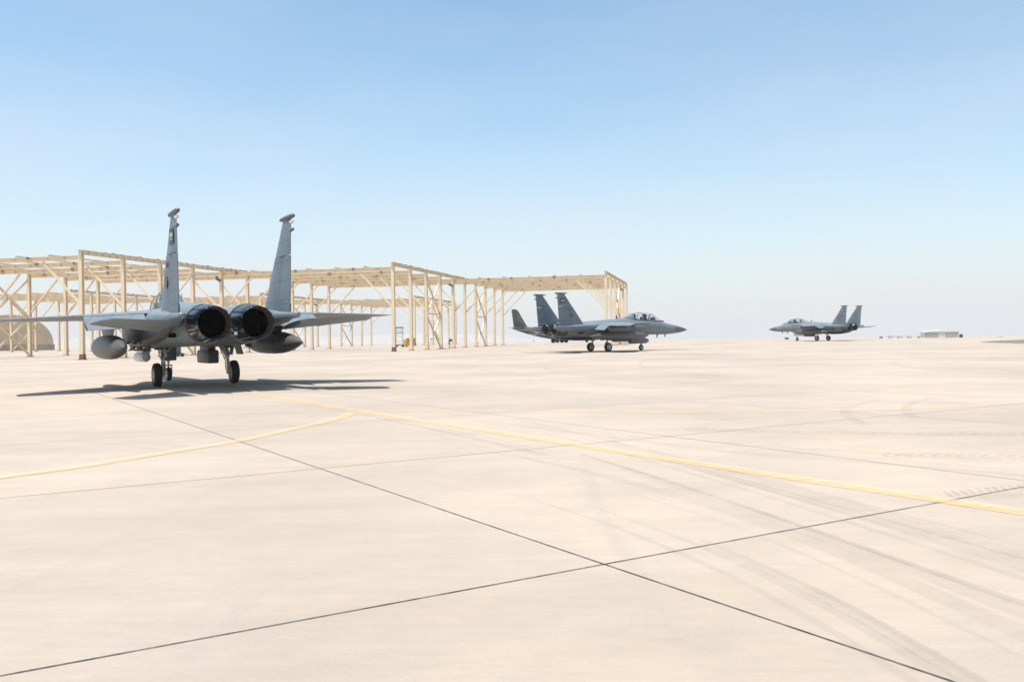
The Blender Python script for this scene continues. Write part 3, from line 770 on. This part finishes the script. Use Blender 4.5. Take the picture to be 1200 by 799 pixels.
        mb.ring_loft(rings, False, False); nz = mb.build('engine_nozzle', m_noz, J, 35, mir)
        mb = MB(); rings = []
        for S, r_, amp in ((17.40, .511, .008), (17.2, .492, .010), (17.0, .462, .012), (16.92, .448, .01)):
            ring = []
            for i in range(NP * M_):
                a = 2 * pi * i / (NP * M_); ph = (i % M_) / M_
                rr_ = r_ - (amp * 1.6 if ph == 0 else 0); ring.append((X(S), yn + rr_ * cos(a), zn + rr_ * sin(a)))
            rings.append(ring)
        mb.ring_loft(rings, False, False); mb.build('inner_petals', m_petal_in, nz, 35, mir)
        mb = MB(); mb.revolve([(X(16.91), .447), (X(16.7), .48), (X(16.1), .48), (X(16.09), .05)], (0, yn, zn), 'X', 36, False, True)
        mb.build('jet_pipe', m_matt_black, nz, 40, mir)
        # ---- main gear
        mb = MB(); yw = 1.375
        mb.tube((.25, 1.02, 1.75), (.06, 1.16, 1.02), .085, n=14); mb.tube((.06, 1.16, 1.04), (.0, 1.17, .44), .055, n=14)
        mb.tube((.85, 1.0, 1.6), (.04, 1.15, .98), .045, n=10); mb.tube((.1, .72, 1.6), (.05, 1.12, 1.15), .04, n=10)
        mb.tube((-.10, 1.16, .98), (-.2, 1.17, .72), .025, n=8); mb.tube((-.2, 1.17, .72), (-.02, 1.17, .5), .025, n=8)
        mb.tube((0, 1.10, .44), (0, 1.5, .44), .06, n=14)
        mb.tube((.12, 1.08, 1.4), (.02, 1.07, .6), .014, n=6)
        gm = mb.build('main_landing_gear', m_white, J, 40, mir)
        wheel(gm, 'wheel', .44, .27, (0, yw * (1 if not mir else -1), .44))
        mb = MB(); mb.box((.25, 1.62, 1.36), (.95, .03, .55), Matrix.Rotation(.25, 3, 'X'), .01); mb.build('gear_door', m_grey, gm, None, mir)
        mb = MB(); mb.box((.15, .98, 1.62), (.9, .34, .3), None, .05); mb.build('wheel_bay', m_dark, gm, None, mir)
        mb = MB()
        for (a_, b_) in (((.3, .9, 1.5), (.1, 1.08, .9)), ((.1, 1.08, .9), (.05, 1.1, .5)), ((-.05, 1.0, 1.5), (-.03, 1.22, 1.0)), ((.45, 1.25, 1.5), (.1, 1.25, 1.08)), ((-.25, 1.1, 1.5), (-.05, 1.2, 1.15))):
            mb.tube(a_, b_, .016, n=6)
        mb.box((-.3, 1.15, 1.42), (.28, .3, .12), None, .03); mb.box((.62, 1.2, 1.42), (.22, .26, .14), None, .03)
        mb.build('brake_lines', m_dark, gm, None, mir)
        mb = MB(); mb.box((-.55, 1.18, 1.30), (.5, .025, .42), Matrix.Rotation(-.2, 3, 'X'), .008); mb.build('rear_gear_door', m_grey, gm, None, mir)
    # ---- nose gear
    mb = MB()
    mb.tube((5.52, 0, 1.65), (5.42, 0, .78), .07, n=14); mb.tube((5.42, 0, .8), (5.40, 0, .29), .045, n=14); mb.tube((6.1, 0, 1.6), (5.45, 0, .95), .035, n=10)
    mb.tube((5.40, -.14, .29), (5.40, .14, .29), .04, n=12); mb.box((5.40, .13, .45), (.06, .03, .4)); mb.box((5.40, -.13, .45), (.06, .03, .4)); mb.box((5.41, 0, .65), (.09, .3, .06))
    mb.tube((5.5, -.1, 1.0), (5.53, -.1, 1.0), .06, n=12); mb.tube((5.5, .1, 1.0), (5.53, .1, 1.0), .06, n=12)
    gn = mb.build('nose_landing_gear', m_white, J, 40)
    wheel(gn, 'wheel', .285, .19, (5.40, 0, .285))
    mb = MB(); mb.box((5.0, 0, 1.16), (.06, .52, .62), Matrix.Rotation(-.12, 3, 'Y'), .015); mb.box((5.25, .3, 1.36), (.9, .03, .4), None, .01)
    mb.build('gear_door', m_grey, gn)
    # ---- pods under the intakes
    mb = MB(); mb.revolve([(5.0, .05), (4.98, .15), (4.8, .19), (3.0, .19), (2.75, .15), (2.7, .05)], (0, 1.28, 1.06), 'X', 24); mb.box((3.9, 1.28, 1.34), (1.4, .14, .36), None, .02)
    mb.build('targeting_pod', m_white, J, 40)
    mb = MB(); mb.box((3.85, -1.28, .99), (2.1, .44, .54), None, .07); mb.box((3.85, -1.28, 1.38), (1.6, .3, .36), None, .03); mb.box((2.79, -1.28, 1.0), (.03, .34, .4), None, .01); mb.revolve([(4.85, .17), (5.15, .17), (5.22, .1)], (0, -1.28, 1.0), 'X', 20)
    mb.tube((2.78, -1.38, .92), (2.74, -1.38, .92), .05, n=10); mb.tube((2.78, -1.38, 1.08), (2.74, -1.38, 1.08), .05, n=10)
    mb.build('navigation_pod', m_cft, J, 40)
    # ---- antennas, hook, probes
    for x_, z_, h in ((8.7, 1.66, -.36), (7.6, 1.60, -.36)):
        mb = MB(); mb.ring_loft([[(x_ + .16, 0, z_ + .05), (x_, .015, z_ + .05), (x_ - .12, 0, z_ + .05), (x_, -.015, z_ + .05)], [(x_ - .02, 0, z_ + h), (x_ - .06, .01, z_ + h), (x_ - .12, 0, z_ + h), (x_ - .06, -.01, z_ + h)]])
        mb.build('blade_antenna', m_mark, J)
    mb = MB(); x_ = 2.3; mb.ring_loft([[(x_ + .2, 0, 3.15), (x_, .02, 3.15), (x_ - .16, 0, 3.15), (x_, -.02, 3.15)], [(x_ - .04, 0, 3.55), (x_ - .08, .01, 3.55), (x_ - .16, 0, 3.55), (x_ - .08, -.01, 3.55)]])
    mb.build('blade_antenna', m_grey, J)
    mb = MB(); mb.tube((-2.0, 0, 1.72), (-5.6, 0, 1.86), .045, n=10); mb.box((-5.75, 0, 1.85), (.3, .12, .12), None, .02); mb.build('arrestor_hook', m_steelgrey, J)
    for s in (1, -1):
        mb = MB(); mb.box((-3.3, s * 1.42, 1.84), (.75, .12, .13), None, .02); mb.build('bleed_air_vent', m_matt_black, J)
    mb = MB(); mb.box((-.9, 1.86, 1.66), (.3, .03, .34), Matrix.Rotation(-.5, 3, 'X') @ Matrix.Rotation(.3, 3, 'Z'), .008); mb.build('sunlit_plate', m_flag_w, J)  # white plate added for a bright sunlit spot on the left side
    return J

jet = build_jet('grey twin-tail jet seen from behind, both exhausts facing the camera')
jets = [jet, copy_tree(jet), copy_tree(jet)]
jets[1]['label'] = 'grey twin-tail jet with nose pointing right, in front of the steel shelter'
jets[2]['label'] = 'far grey twin-tail jet with nose pointing left, alone on the open right-hand apron'
def pose(o, x, y, a, roll=0):
    e = .5; slope = (gz(x, y + e) - gz(x, y - e)) / (2 * e)
    o.matrix_world = Matrix.Translation((x, y, gz(x, y))) @ Matrix.Rotation(math.atan(slope), 4, 'X') @ Matrix.Rotation(a, 4, 'Z') @ Matrix.Rotation(roll, 4, 'X')
POSES = [(JET.x, JET.y, HEAD, -R(.8)), (8.55, 86.5, R(33.0)), (51.4, 146.0, R(120.0))]
for j, p in zip(jets, POSES): pose(j, *p)

# ------------------------------------------------------------------ aircrew
def crew():
    o = empty('person', (0, 0, 0))
    me = bpy.data.meshes.new('body')
    V = [((0, 0, 0), .15), ((.02, 0, .22), .16), ((.0, 0, .42), .17), ((0, 0, .54), .075), ((.02, 0, .62), .08), ((.03, 0, .74), .10),
         ((0, .17, .46), .08), ((.08, .24, .22), .06), ((.32, .2, .12), .045), ((.42, .17, .13), .04), ((0, -.17, .46), .08), ((.08, -.24, .22), .06), ((.32, -.2, .12), .045), ((.42, -.17, .13), .04),
         ((.25, .11, .0), .10), ((.48, .11, .02), .075), ((.25, -.11, .0), .10), ((.48, -.11, .02), .075)]
    E = [(0, 1), (1, 2), (2, 3), (3, 4), (4, 5), (2, 6), (6, 7), (7, 8), (8, 9), (2, 10), (10, 11), (11, 12), (12, 13), (0, 14), (14, 15), (0, 16), (16, 17)]
    me.from_pydata([v for v, r in V], E, [])
    b = bpy.data.objects.new('body', me); COL.objects.link(b); b.parent = o
    me.materials.append(m_suit)
    sk = b.modifiers.new('skin', 'SKIN')
    for i, (v, r) in enumerate(V): me.skin_vertices[0].data[i].radius = (r, r)
    me.skin_vertices[0].data[0].use_root = True
    ss = b.modifiers.new('smooth', 'SUBSURF'); ss.levels = ss.render_levels = 1
    mb = MB(); mb.revolve([(.64, .08), (.68, .135), (.76, .15), (.84, .12), (.885, .05), (.89, .01)], (.02, 0, 0), 'Z', 20); mb.build('helmet', m_hel, o, 50)
    mb = MB(); mb.box((.135, 0, .755), (.06, .19, .09), None, .03); mb.build('visor', m_matt_black, o)
    mb = MB(); mb.tube((.12, 0, .68), (.17, 0, .63), .05, .035, n=10); mb.build('oxygen_mask', m_dark, o, 40)
    return o
pc = crew()
who = [(1, 5.42, 'person in a helmet in the front seat of the jet pointing right'),
       (1, 6.85, 'person in a helmet in the rear seat of the jet pointing right'),
       (2, 5.42, 'person in a helmet in the front seat of the far jet pointing left'),
       (2, 6.85, 'person in a helmet in the rear seat of the far jet pointing left')]
for i, (ji, S, lb) in enumerate(who):
    c = pc if i == 0 else copy_tree(pc)
    tag(c, lb, 'person', 'aircrew seated under the jet canopies')
    c.matrix_world = jets[ji].matrix_world @ Matrix.Translation((X(S) + .05, 0, 2.76))

# ------------------------------------------------------------------ transport aircraft behind the nose-right jet
m_cam = bpy.data.materials.new('camouflage_paint'); m_cam.use_nodes = True
def camo(m, stops, sc=.35):
    t = m.node_tree; b = t.nodes['Principled BSDF']; b.inputs['Roughness'].default_value = .6
    tc = t.nodes.new('ShaderNodeTexCoord'); n = t.nodes.new('ShaderNodeTexNoise'); n.inputs['Scale'].default_value = sc; n.inputs['Detail'].default_value = 2
    t.links.new(tc.outputs['Object'], n.inputs['Vector']); r = t.nodes.new('ShaderNodeValToRGB'); r.color_ramp.interpolation = 'CONSTANT'
    while len(r.color_ramp.elements) < len(stops): r.color_ramp.elements.new(.5)
    for e, (p, c) in zip(r.color_ramp.elements, stops): e.position = p; e.color = (*c, 1)
    t.links.new(n.outputs[0], r.inputs[0]); t.links.new(r.outputs[0], b.inputs['Base Color'])
camo(m_cam, [(0, (.045, .075, .045)), (.46, (.065, .095, .08)), (.60, (.14, .125, .085))], .4)
m_cam_b = bpy.data.materials.new('camouflage_hull_paint'); m_cam_b.use_nodes = True
camo(m_cam_b, [(0, (.05, .065, .075)), (.50, (.10, .12, .13)), (.60, (.30, .30, .29))], .38)
def transport():
    A = empty('transport_plane', (0, 0, 0), 'dark camouflaged high-wing transport plane parked behind the jet pointing right', 'transport plane')
    mb = MB()      # x ahead of the main wheels
    sec = [(9.6, 2.0, .05, .05), (9.3, 2.05, .45, .5), (8.5, 2.2, .85, .85), (7.2, 2.3, 1.2, 1.2), (5.5, 2.36, 1.38, 1.35), (0, 2.38, 1.38, 1.38), (-2.5, 2.38, 1.34, 1.36), (-5, 2.6, 1.15, 1.1), (-7.5, 3.0, .9, .78), (-9.8, 3.4, .6, .5), (-11.3, 3.65, .3, .25), (-11.8, 3.7, .05, .05)]
    mb.ring_loft([[(x, hw * cos(2 * pi * i / 24), zc + hh * sin(2 * pi * i / 24)) for i in range(24)] for x, zc, hh, hw in sec])
    mb.build('fuselage', m_cam_b, A, 50)
    mb = MB()
    for z, xl, xt, th in ((3.3, -7.0, -11.3, .4), (4.1, -8.3, -11.5, .35), (6.5, -10.0, -11.75, .22), (7.75, -10.7, -11.85, .14), (8.1, -11.1, -11.8, .05)):
        pass
    fin_surface(mb, [(-4.8, -9, 0, 3.35, .3), (-8.0, -11.4, 0, 3.95, .36), (-9.1, -11.6, 0, 5.8, .28), (-10.2, -11.85, 0, 7.75, .16), (-10.75, -11.75, 0, 8.15, .06)])
    mb.build('tail_fin', m_cam, A, 30)
    for s in (1, -1):
        mb = MB(); slab_surface(mb, [(-8.9, -11.3, .3, 3.75, .3), (-9.9, -11.5, 5.0, 3.85, .15)]); mb.build('tailplane', m_cam_b, A, 30, s < 0)
        mb = MB(); slab_surface(mb, [(2.4, -.6, .0, 3.6, .5), (2.4, -.6, 5, 3.65, .5), (1.7, -.4, 12.9, 3.75, .2)]); mb.build('wing', m_cam_b, A, 30, s < 0)
        mb = MB(); mb.ring_loft([sring(11.35 - x, 3.6, 3.35, hw, hh, hh, 2.4, 20) for x, hw, hh in ((4.2, .3, .3), (3.6, .45, .5), (2, .5, .6), (0, .45, .5), (-1.4, .15, .2))]); en = mb.build('engine_nacelle', m_cam_b, A, 40, s < 0)
        mb = MB(); mb.revolve([(4.2, .28), (4.6, .2), (4.8, .03)], (0, 3.6, 3.35), 'X', 16)
        for k in range(4):
            q = Matrix.Rotation(k * pi / 2 + .4, 3, 'X'); cc = q @ Vector((0, 0, .95)); mb.box((4.4 + cc.x, 3.6 + cc.y, 3.35 + cc.z), (.06, .28, 1.6), q @ Matrix.Rotation(.5, 3, 'Z'), .02)
        mb.build('propeller', m_mark, en, None, s < 0)
        mb = MB(); mb.ring_loft([sring(11.35 - x, 1.5, 1.35, hw, hh, hh, 3, 20) for x, hw, hh in ((2.8, .1, .1), (2, .38, .4), (-1.6, .4, .45), (-3, .1, .15))]); mb.build('gear_sponson', m_cam_b, A, 40, s < 0)
        for x in (1.1, -1.1):
            mb = MB(); mb.revolve([(-.2, .3), (-.2, .52), (0, .58), (.2, .52), (.2, .3)], (x, s * 1.7, .58), 'Y', 20); mb.tube((x, s * 1.62, .58), (x * .8, s * 1.5, 1.3), .1, n=8); mb.build('wheel', m_tyre_r, A, 40)
    mb = MB(); mb.revolve([(-.15, .2), (-.12, .34), (.12, .34), (.15, .2)], (6.9, 0, .34), 'Y', 20); mb.tube((6.9, 0, .3), (6.95, 0, 1.1), .08, n=10); mb.build('nose_wheel', m_tyre_r, A, 40)
    mb = MB(); mb.box((8.3, 0, 2.55), (.5, 1.15, .35), None, .1); mb.build('cockpit_windows', m_matt_black, A)
    return A
tp = transport(); tp.location = (11.5, 213, gz(11.5, 213)); tp.rotation_euler = (0, 0, R(14))

# ------------------------------------------------------------------ domed hangar on the left
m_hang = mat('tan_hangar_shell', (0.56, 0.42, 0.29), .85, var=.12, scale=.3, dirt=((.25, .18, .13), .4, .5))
m_hang_d = mat('hangar_base_tan', (0.33, 0.25, 0.185), .9, var=.2, scale=.4)  # darker tan of the base wall
hx, hy = -136.5, 240.0
H_ = empty('hangar', (hx, hy, gz(hx, hy)), 'tan domed hangar half hidden behind the left jet wing and the shelter posts', 'hangar')
mb = MB(); Rr, LN, N = 10.5, 34.0, 28
prof = [(Rr * cos(pi * i / N), 8.2 * sin(pi * i / N) ** .92) for i in range(N + 1)]
rows = []
for k in range(18):
    t = k / 17; rib = 1 + .004 * (k % 2)
    rows.append([Vector((x * rib, t * LN, z * rib + 1.6)) for x, z in prof])
mb.ring_loft(rows, closed=False)
mb.poly([(x, 0, z + 1.6) for x, z in prof]); mb.poly([(x, LN, z + 1.6) for x, z in prof])
mb.build('shell', m_hang, H_, 30)
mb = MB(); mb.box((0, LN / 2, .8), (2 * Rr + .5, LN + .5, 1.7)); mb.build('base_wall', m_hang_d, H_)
mb = MB(); mb.box((-3.0, -.12, 3.2), (9, .25, 5.6), None, .03)
for k in range(-5, 2): mb.box((k * 1.6 + .3 - .8, -.28, 3.2), (.12, .1, 5.9))
mb.build('door', m_hang, H_)
H_.rotation_euler = (0, 0, R(30))

# ------------------------------------------------------------------ ground equipment under the shelters
m_yelp = mat('equipment_yellow', (.62, .40, .07), .5, var=.12, scale=3)
m_crate = mat('tan_crate_board', (.45, .30, .17), .8, var=.2, scale=3)
m_wht = mat('white_enamel', (.72, .72, .70), .4, var=.06, scale=2)
m_dgrey = mat('dark_equipment_grey', (.10, .105, .11), .6, var=.2, scale=4)
def at(u, v): p = px(u, v); return p
p = at(468.5, 406.5)
S_ = empty('maintenance_stand', p, 'white maintenance stand with a black top rail beside the tan crate', 'maintenance stand', rotz=.2)
mb = MB()
for x in (-.55, .55):
    for y in (-.7, .7): mb.tube((x, y, .25), (x, y, 3.2), .045, n=8)
for z in (.6, 1.5, 2.35):
    for x in (-.55, .55): mb.tube((x, -.7, z), (x, .7, z - .4), .03, n=6)
    for y in (-.7, .7): mb.tube((-.55, y, z), (.55, y, z + .55), .03, n=6); mb.tube((-.55, y, z + .55), (.55, y, z), .03, n=6)
mb.build('frame', m_wht, S_)
mb = MB(); mb.box((0, 0, 2.3), (1.2, 1.5, .08)); mb.build('platform', m_dgrey, S_)
mb = MB(); mb.box((0, 0, 3.25), (1.25, 1.55, .16), None, .03); mb.build('top_rail', m_dark, S_)
mb = MB(); mb.box((0, 0, .35), (1.2, 1.5, .14), None, .02); mb.build('base', m_dgrey, S_)
for x in (-.5, .5):
    for y in (-.65, .65):
        mb = MB(); mb.revolve([(-.05, .05), (-.05, .16), (.05, .16), (.05, .05)], (x, y, .16), 'Y', 14); mb.build('wheel', m_tyre_r, S_)
p = at(481.5, 406)
K = empty('crate', p, 'tan wooden crate on skids beside the white maintenance stand', 'crate', rotz=.1)
mb = MB(); mb.box((0, 0, .8), (1.6, 1.5, 1.35), None, .02)
for z in (.25, 1.35):
    mb.box((0, -.77, z), (1.64, .06, .12)); mb.box((0, .77, z), (1.64, .06, .12))
for x in (-.74, .74): mb.box((x, -.78, .8), (.12, .06, 1.3))
mb.build('box', m_crate, K)
mb = MB()
for x in (-.6, 0, .6): mb.box((x, 0, .07), (.12, 1.5, .14))
mb.build('skid', m_crate, K)
p = at(475, 406.5)
G = empty('equipment_box', p, 'yellow equipment box between the white stand and the tan crate', 'equipment box')
mb = MB(); mb.box((0, 0, .75), (.55, .8, 1.1), None, .04); mb.build('cabinet', m_yelp, G)
mb = MB(); mb.box((0, -.42, .85), (.42, .04, .6), None, .01); mb.build('door', m_yelp, G)
for x in (-.2, .2):
    mb = MB(); mb.revolve([(-.05, .04), (-.05, .13), (.05, .13), (.05, .04)], (x, -.3, .13), 'Y', 14); mb.build('wheel', m_tyre_r, G)
p = at(205.5, 418)
G = empty('ground_power_cart', p, 'dark grey ground power cart behind the nose wheel of the left jet', 'power cart', rotz=-.3)
mb = MB(); mb.box((0, 0, .72), (.9, .75, .85), None, .06); mb.build('housing', m_dgrey, G)
mb = MB(); mb.box((0, -.39, .75), (.6, .03, .45))
for k in range(5): mb.box((0, -.41, .58 + k * .085), (.56, .03, .03))
mb.build('vent_panel', m_dark, G)
mb = MB(); mb.box((.15, 0, .26), (1.6, .7, .1)); mb.tube((.9, 0, .26), (1.5, 0, .2), .03, n=8); mb.build('chassis', m_dgrey, G)
for x in (-.35, .6):
    for y in (-.33, .33):
        mb = MB(); mb.revolve([(-.06, .06), (-.06, .2), (.06, .2), (.06, .06)], (x, y, .2), 'Y', 14); mb.build('wheel', m_tyre_r, G)
p = at(527, 407.5)
G = empty('hose_post', p, 'small dark hose post at the foot of a shelter column', 'hose post')
mb = MB(); mb.tube((0, 0, 0), (0, 0, 1.2), .05, n=8); mb.box((0, 0, .04), (.4, .4, .08)); mb.build('post', m_dgrey, G)
mb = MB(); mb.box((.15, 0, 1.1), (.5, .25, .4), None, .05); mb.build('control_box', m_dgrey, G)
mb = MB()
for k in range(12):
    a, b_ = k / 12 * 2 * pi, (k + 1) / 12 * 2 * pi; mb.tube((.12 + .28 * cos(a), -.16, .75 + .28 * sin(a)), (.12 + .28 * cos(b_), -.16, .75 + .28 * sin(b_)), .04, n=6)
mb.build('hose', m_dark, G)
p = at(625.5, 401)
G = empty('marker_board', p, 'small yellow marker board under the tail of the transport plane', 'sign')
mb = MB(); mb.box((0, 0, .75), (.9, .08, .6), None, .02); mb.build('board', m_yelp, G)
for x in (-.3, .3):
    mb = MB(); mb.tube((x, .06, 0), (x, .06, .9), .04, n=8); mb.build('post', m_dgrey, G)

# ------------------------------------------------------------------ far right: buildings and vehicles in the haze
m_bw = mat('pale_building_wall', (.68, .58, .47), .8, var=.05, scale=.3)
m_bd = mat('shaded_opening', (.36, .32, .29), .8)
def on(u, y): x = (u - 600) / F_PX * y; return Vector((x, y, gz(x, y)))
p = on(1101, 620)
B = empty('terminal_building', p, 'pale low building with dark openings on the far horizon at right', 'building', rotz=-.25); B.scale = (1, 1, 1.3)
mb = MB(); mb.box((0, 0, 2.2), (22.5, 12, 4.4)); mb.build('wall', m_bw, B)
mb = MB(); mb.ring_loft([[(x, y, z) for y in (-6.6, 6.6)] for x, z in ((-12, 4.45), (-7, 4.95), (0, 5.5), (7, 5.35), (12, 4.8))], closed=False)
mb.ring_loft([[(x, -6.6, z - .5), (x, -6.6, z)] for x, z in ((-12, 4.45), (-7, 4.95), (0, 5.5), (7, 5.35), (12, 4.8))], closed=False); mb.build('roof', m_wht, B)
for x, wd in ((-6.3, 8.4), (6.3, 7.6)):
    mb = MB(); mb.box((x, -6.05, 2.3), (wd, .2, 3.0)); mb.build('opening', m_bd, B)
    for k in range(4):
        pass
labs = ['white cabin first from the far jet in the pale row on the horizon', 'white cabin second from the far jet in the pale row on the horizon', 'white cabin third from the far jet in the pale row on the horizon', 'white cabin fourth from the far jet in the pale row, next to the low building']
for k, u in enumerate((1043, 1053, 1064, 1076)):
    p = on(u, 600 + 12 * k)
    C_ = empty('cabin', p, labs[k], 'cabin', 'pale cabins beside the low building', rotz=.1 * k)
    mb = MB(); mb.box((0, 0, 1.7), (4.6, 3, 2.6), None, .05); mb.build('wall', m_wht, C_)
    mb = MB(); mb.box((0, 0, 3.08), (4.9, 3.3, .14)); mb.build('roof', m_wht, C_)
    mb = MB(); mb.box((-1, -1.53, 1.5), (.9, .06, 2.0)); mb.build('door', m_bd, C_)
def vehicle(u, y, label, m_, ln=4.6, h=1.9, rz=0):
    p = on(u, y); V_ = empty('parked_car', p, label, 'car', rotz=rz)
    mb = MB(); prof = [(-ln / 2, .45), (-ln / 2, .95), (-ln * .28, 1.05), (-ln * .18, h), (ln * .34, h), (ln * .46, 1.1), (ln / 2, 1.0), (ln / 2, .45)]
    mb.ring_loft([[(x, s, z) for x, z in prof] for s in (-.9, .9)]); mb.build('body', m_, V_)
    mb = MB(); mb.ring_loft([[(x, s, z) for x, z in ((-ln * .22, 1.12), (-ln * .15, h - .1), (ln * .31, h - .1), (ln * .40, 1.15))] for s in (-.92, .92)]); mb.build('windows', m_matt_black, V_)
    for x in (-ln * .3, ln * .3):
        for s in (-.8, .8):
            mb = MB(); mb.revolve([(-.12, .2), (-.12, .36), (.12, .36), (.12, .2)], (x, s, .36), 'Y', 16); mb.build('wheel', m_tyre_r, V_)
def airfield_sign(u, y, label, wd, h):
    p = on(u, y); G = empty('airfield_sign', p, label, 'sign')
    mb = MB(); mb.box((0, 0, h / 2 + .12), (wd, .18, h), None, .02); mb.build('panel', m_dgrey, G)
    for x in (-wd * .35, wd * .35):
        mb = MB(); mb.tube((x, 0, 0), (x, 0, .14), .04, n=8); mb.build('leg', m_dgrey, G)
airfield_sign(1032.5, 190, 'low dark sign board on the crest between the far jet and the white cabins', .7, .3)
airfield_sign(922, 185, 'low grey sign board on the crest left of the far jet nose wheel', .8, .42)
vehicle(1125, 600, 'grey truck just right of the far low building', m_bd, 4.0, 3.6)
vehicle(1172, 640, 'small dark vehicle on the horizon above the gravel patch', m_dgrey, 4.2, 1.9)
mb = MB(); c = px(1120, 406.8)
mb.poly([(c.x + a, c.y + b_, gz(c.x + a, c.y + b_) + .01) for a, b_ in ((-1.6, -1.4), (1.3, -.6), (1.8, 1.6), (-.9, .9))])
tag(mb.build('yellow_ground_mark', m_yel), kind='structure')

# a long low rise lost in the haze to the left
m_hill = mat('pale_desert_rise', (.40, .36, .32), .95, var=.1, scale=.01)
mb = MB(); rows = []
for k in range(60):
    x = -2300 + k * 42.0
    h = (26 + 3.5 * sin(k * .55) + 2.5 * sin(k * 1.3 + 1)) * sstep(180, -160, x) + .2
    z0 = gz(x, 2600)
    rows.append([(x, 2450, z0 - 2), (x, 2540, z0 + h * .7), (x, 2640, z0 + h), (x, 2760, z0 + h * .8), (x, 2900, z0 - 2)])
mb.ring_loft(rows, closed=False)
tag(mb.build('hills', m_hill, smooth=180), kind='structure')

# ------------------------------------------------------------------ haze
m_haze = bpy.data.materials.new('haze_air'); m_haze.use_nodes = True
t = m_haze.node_tree; t.nodes.remove(t.nodes['Principled BSDF'])
pv = t.nodes.new('ShaderNodeVolumePrincipled'); pv.inputs['Density'].default_value = 0.00024
pv.inputs['Color'].default_value = (1.0, .985, .965, 1); pv.inputs['Anisotropy'].default_value = 0.0
t.links.new(pv.outputs[0], t.nodes['Material Output'].inputs['Volume'])
mb = MB(); mb.box((0, 1855, 6.5), (2 * FAR + 60, FAR + 160, 51.0))
tag(mb.build('haze', m_haze), kind='stuff')
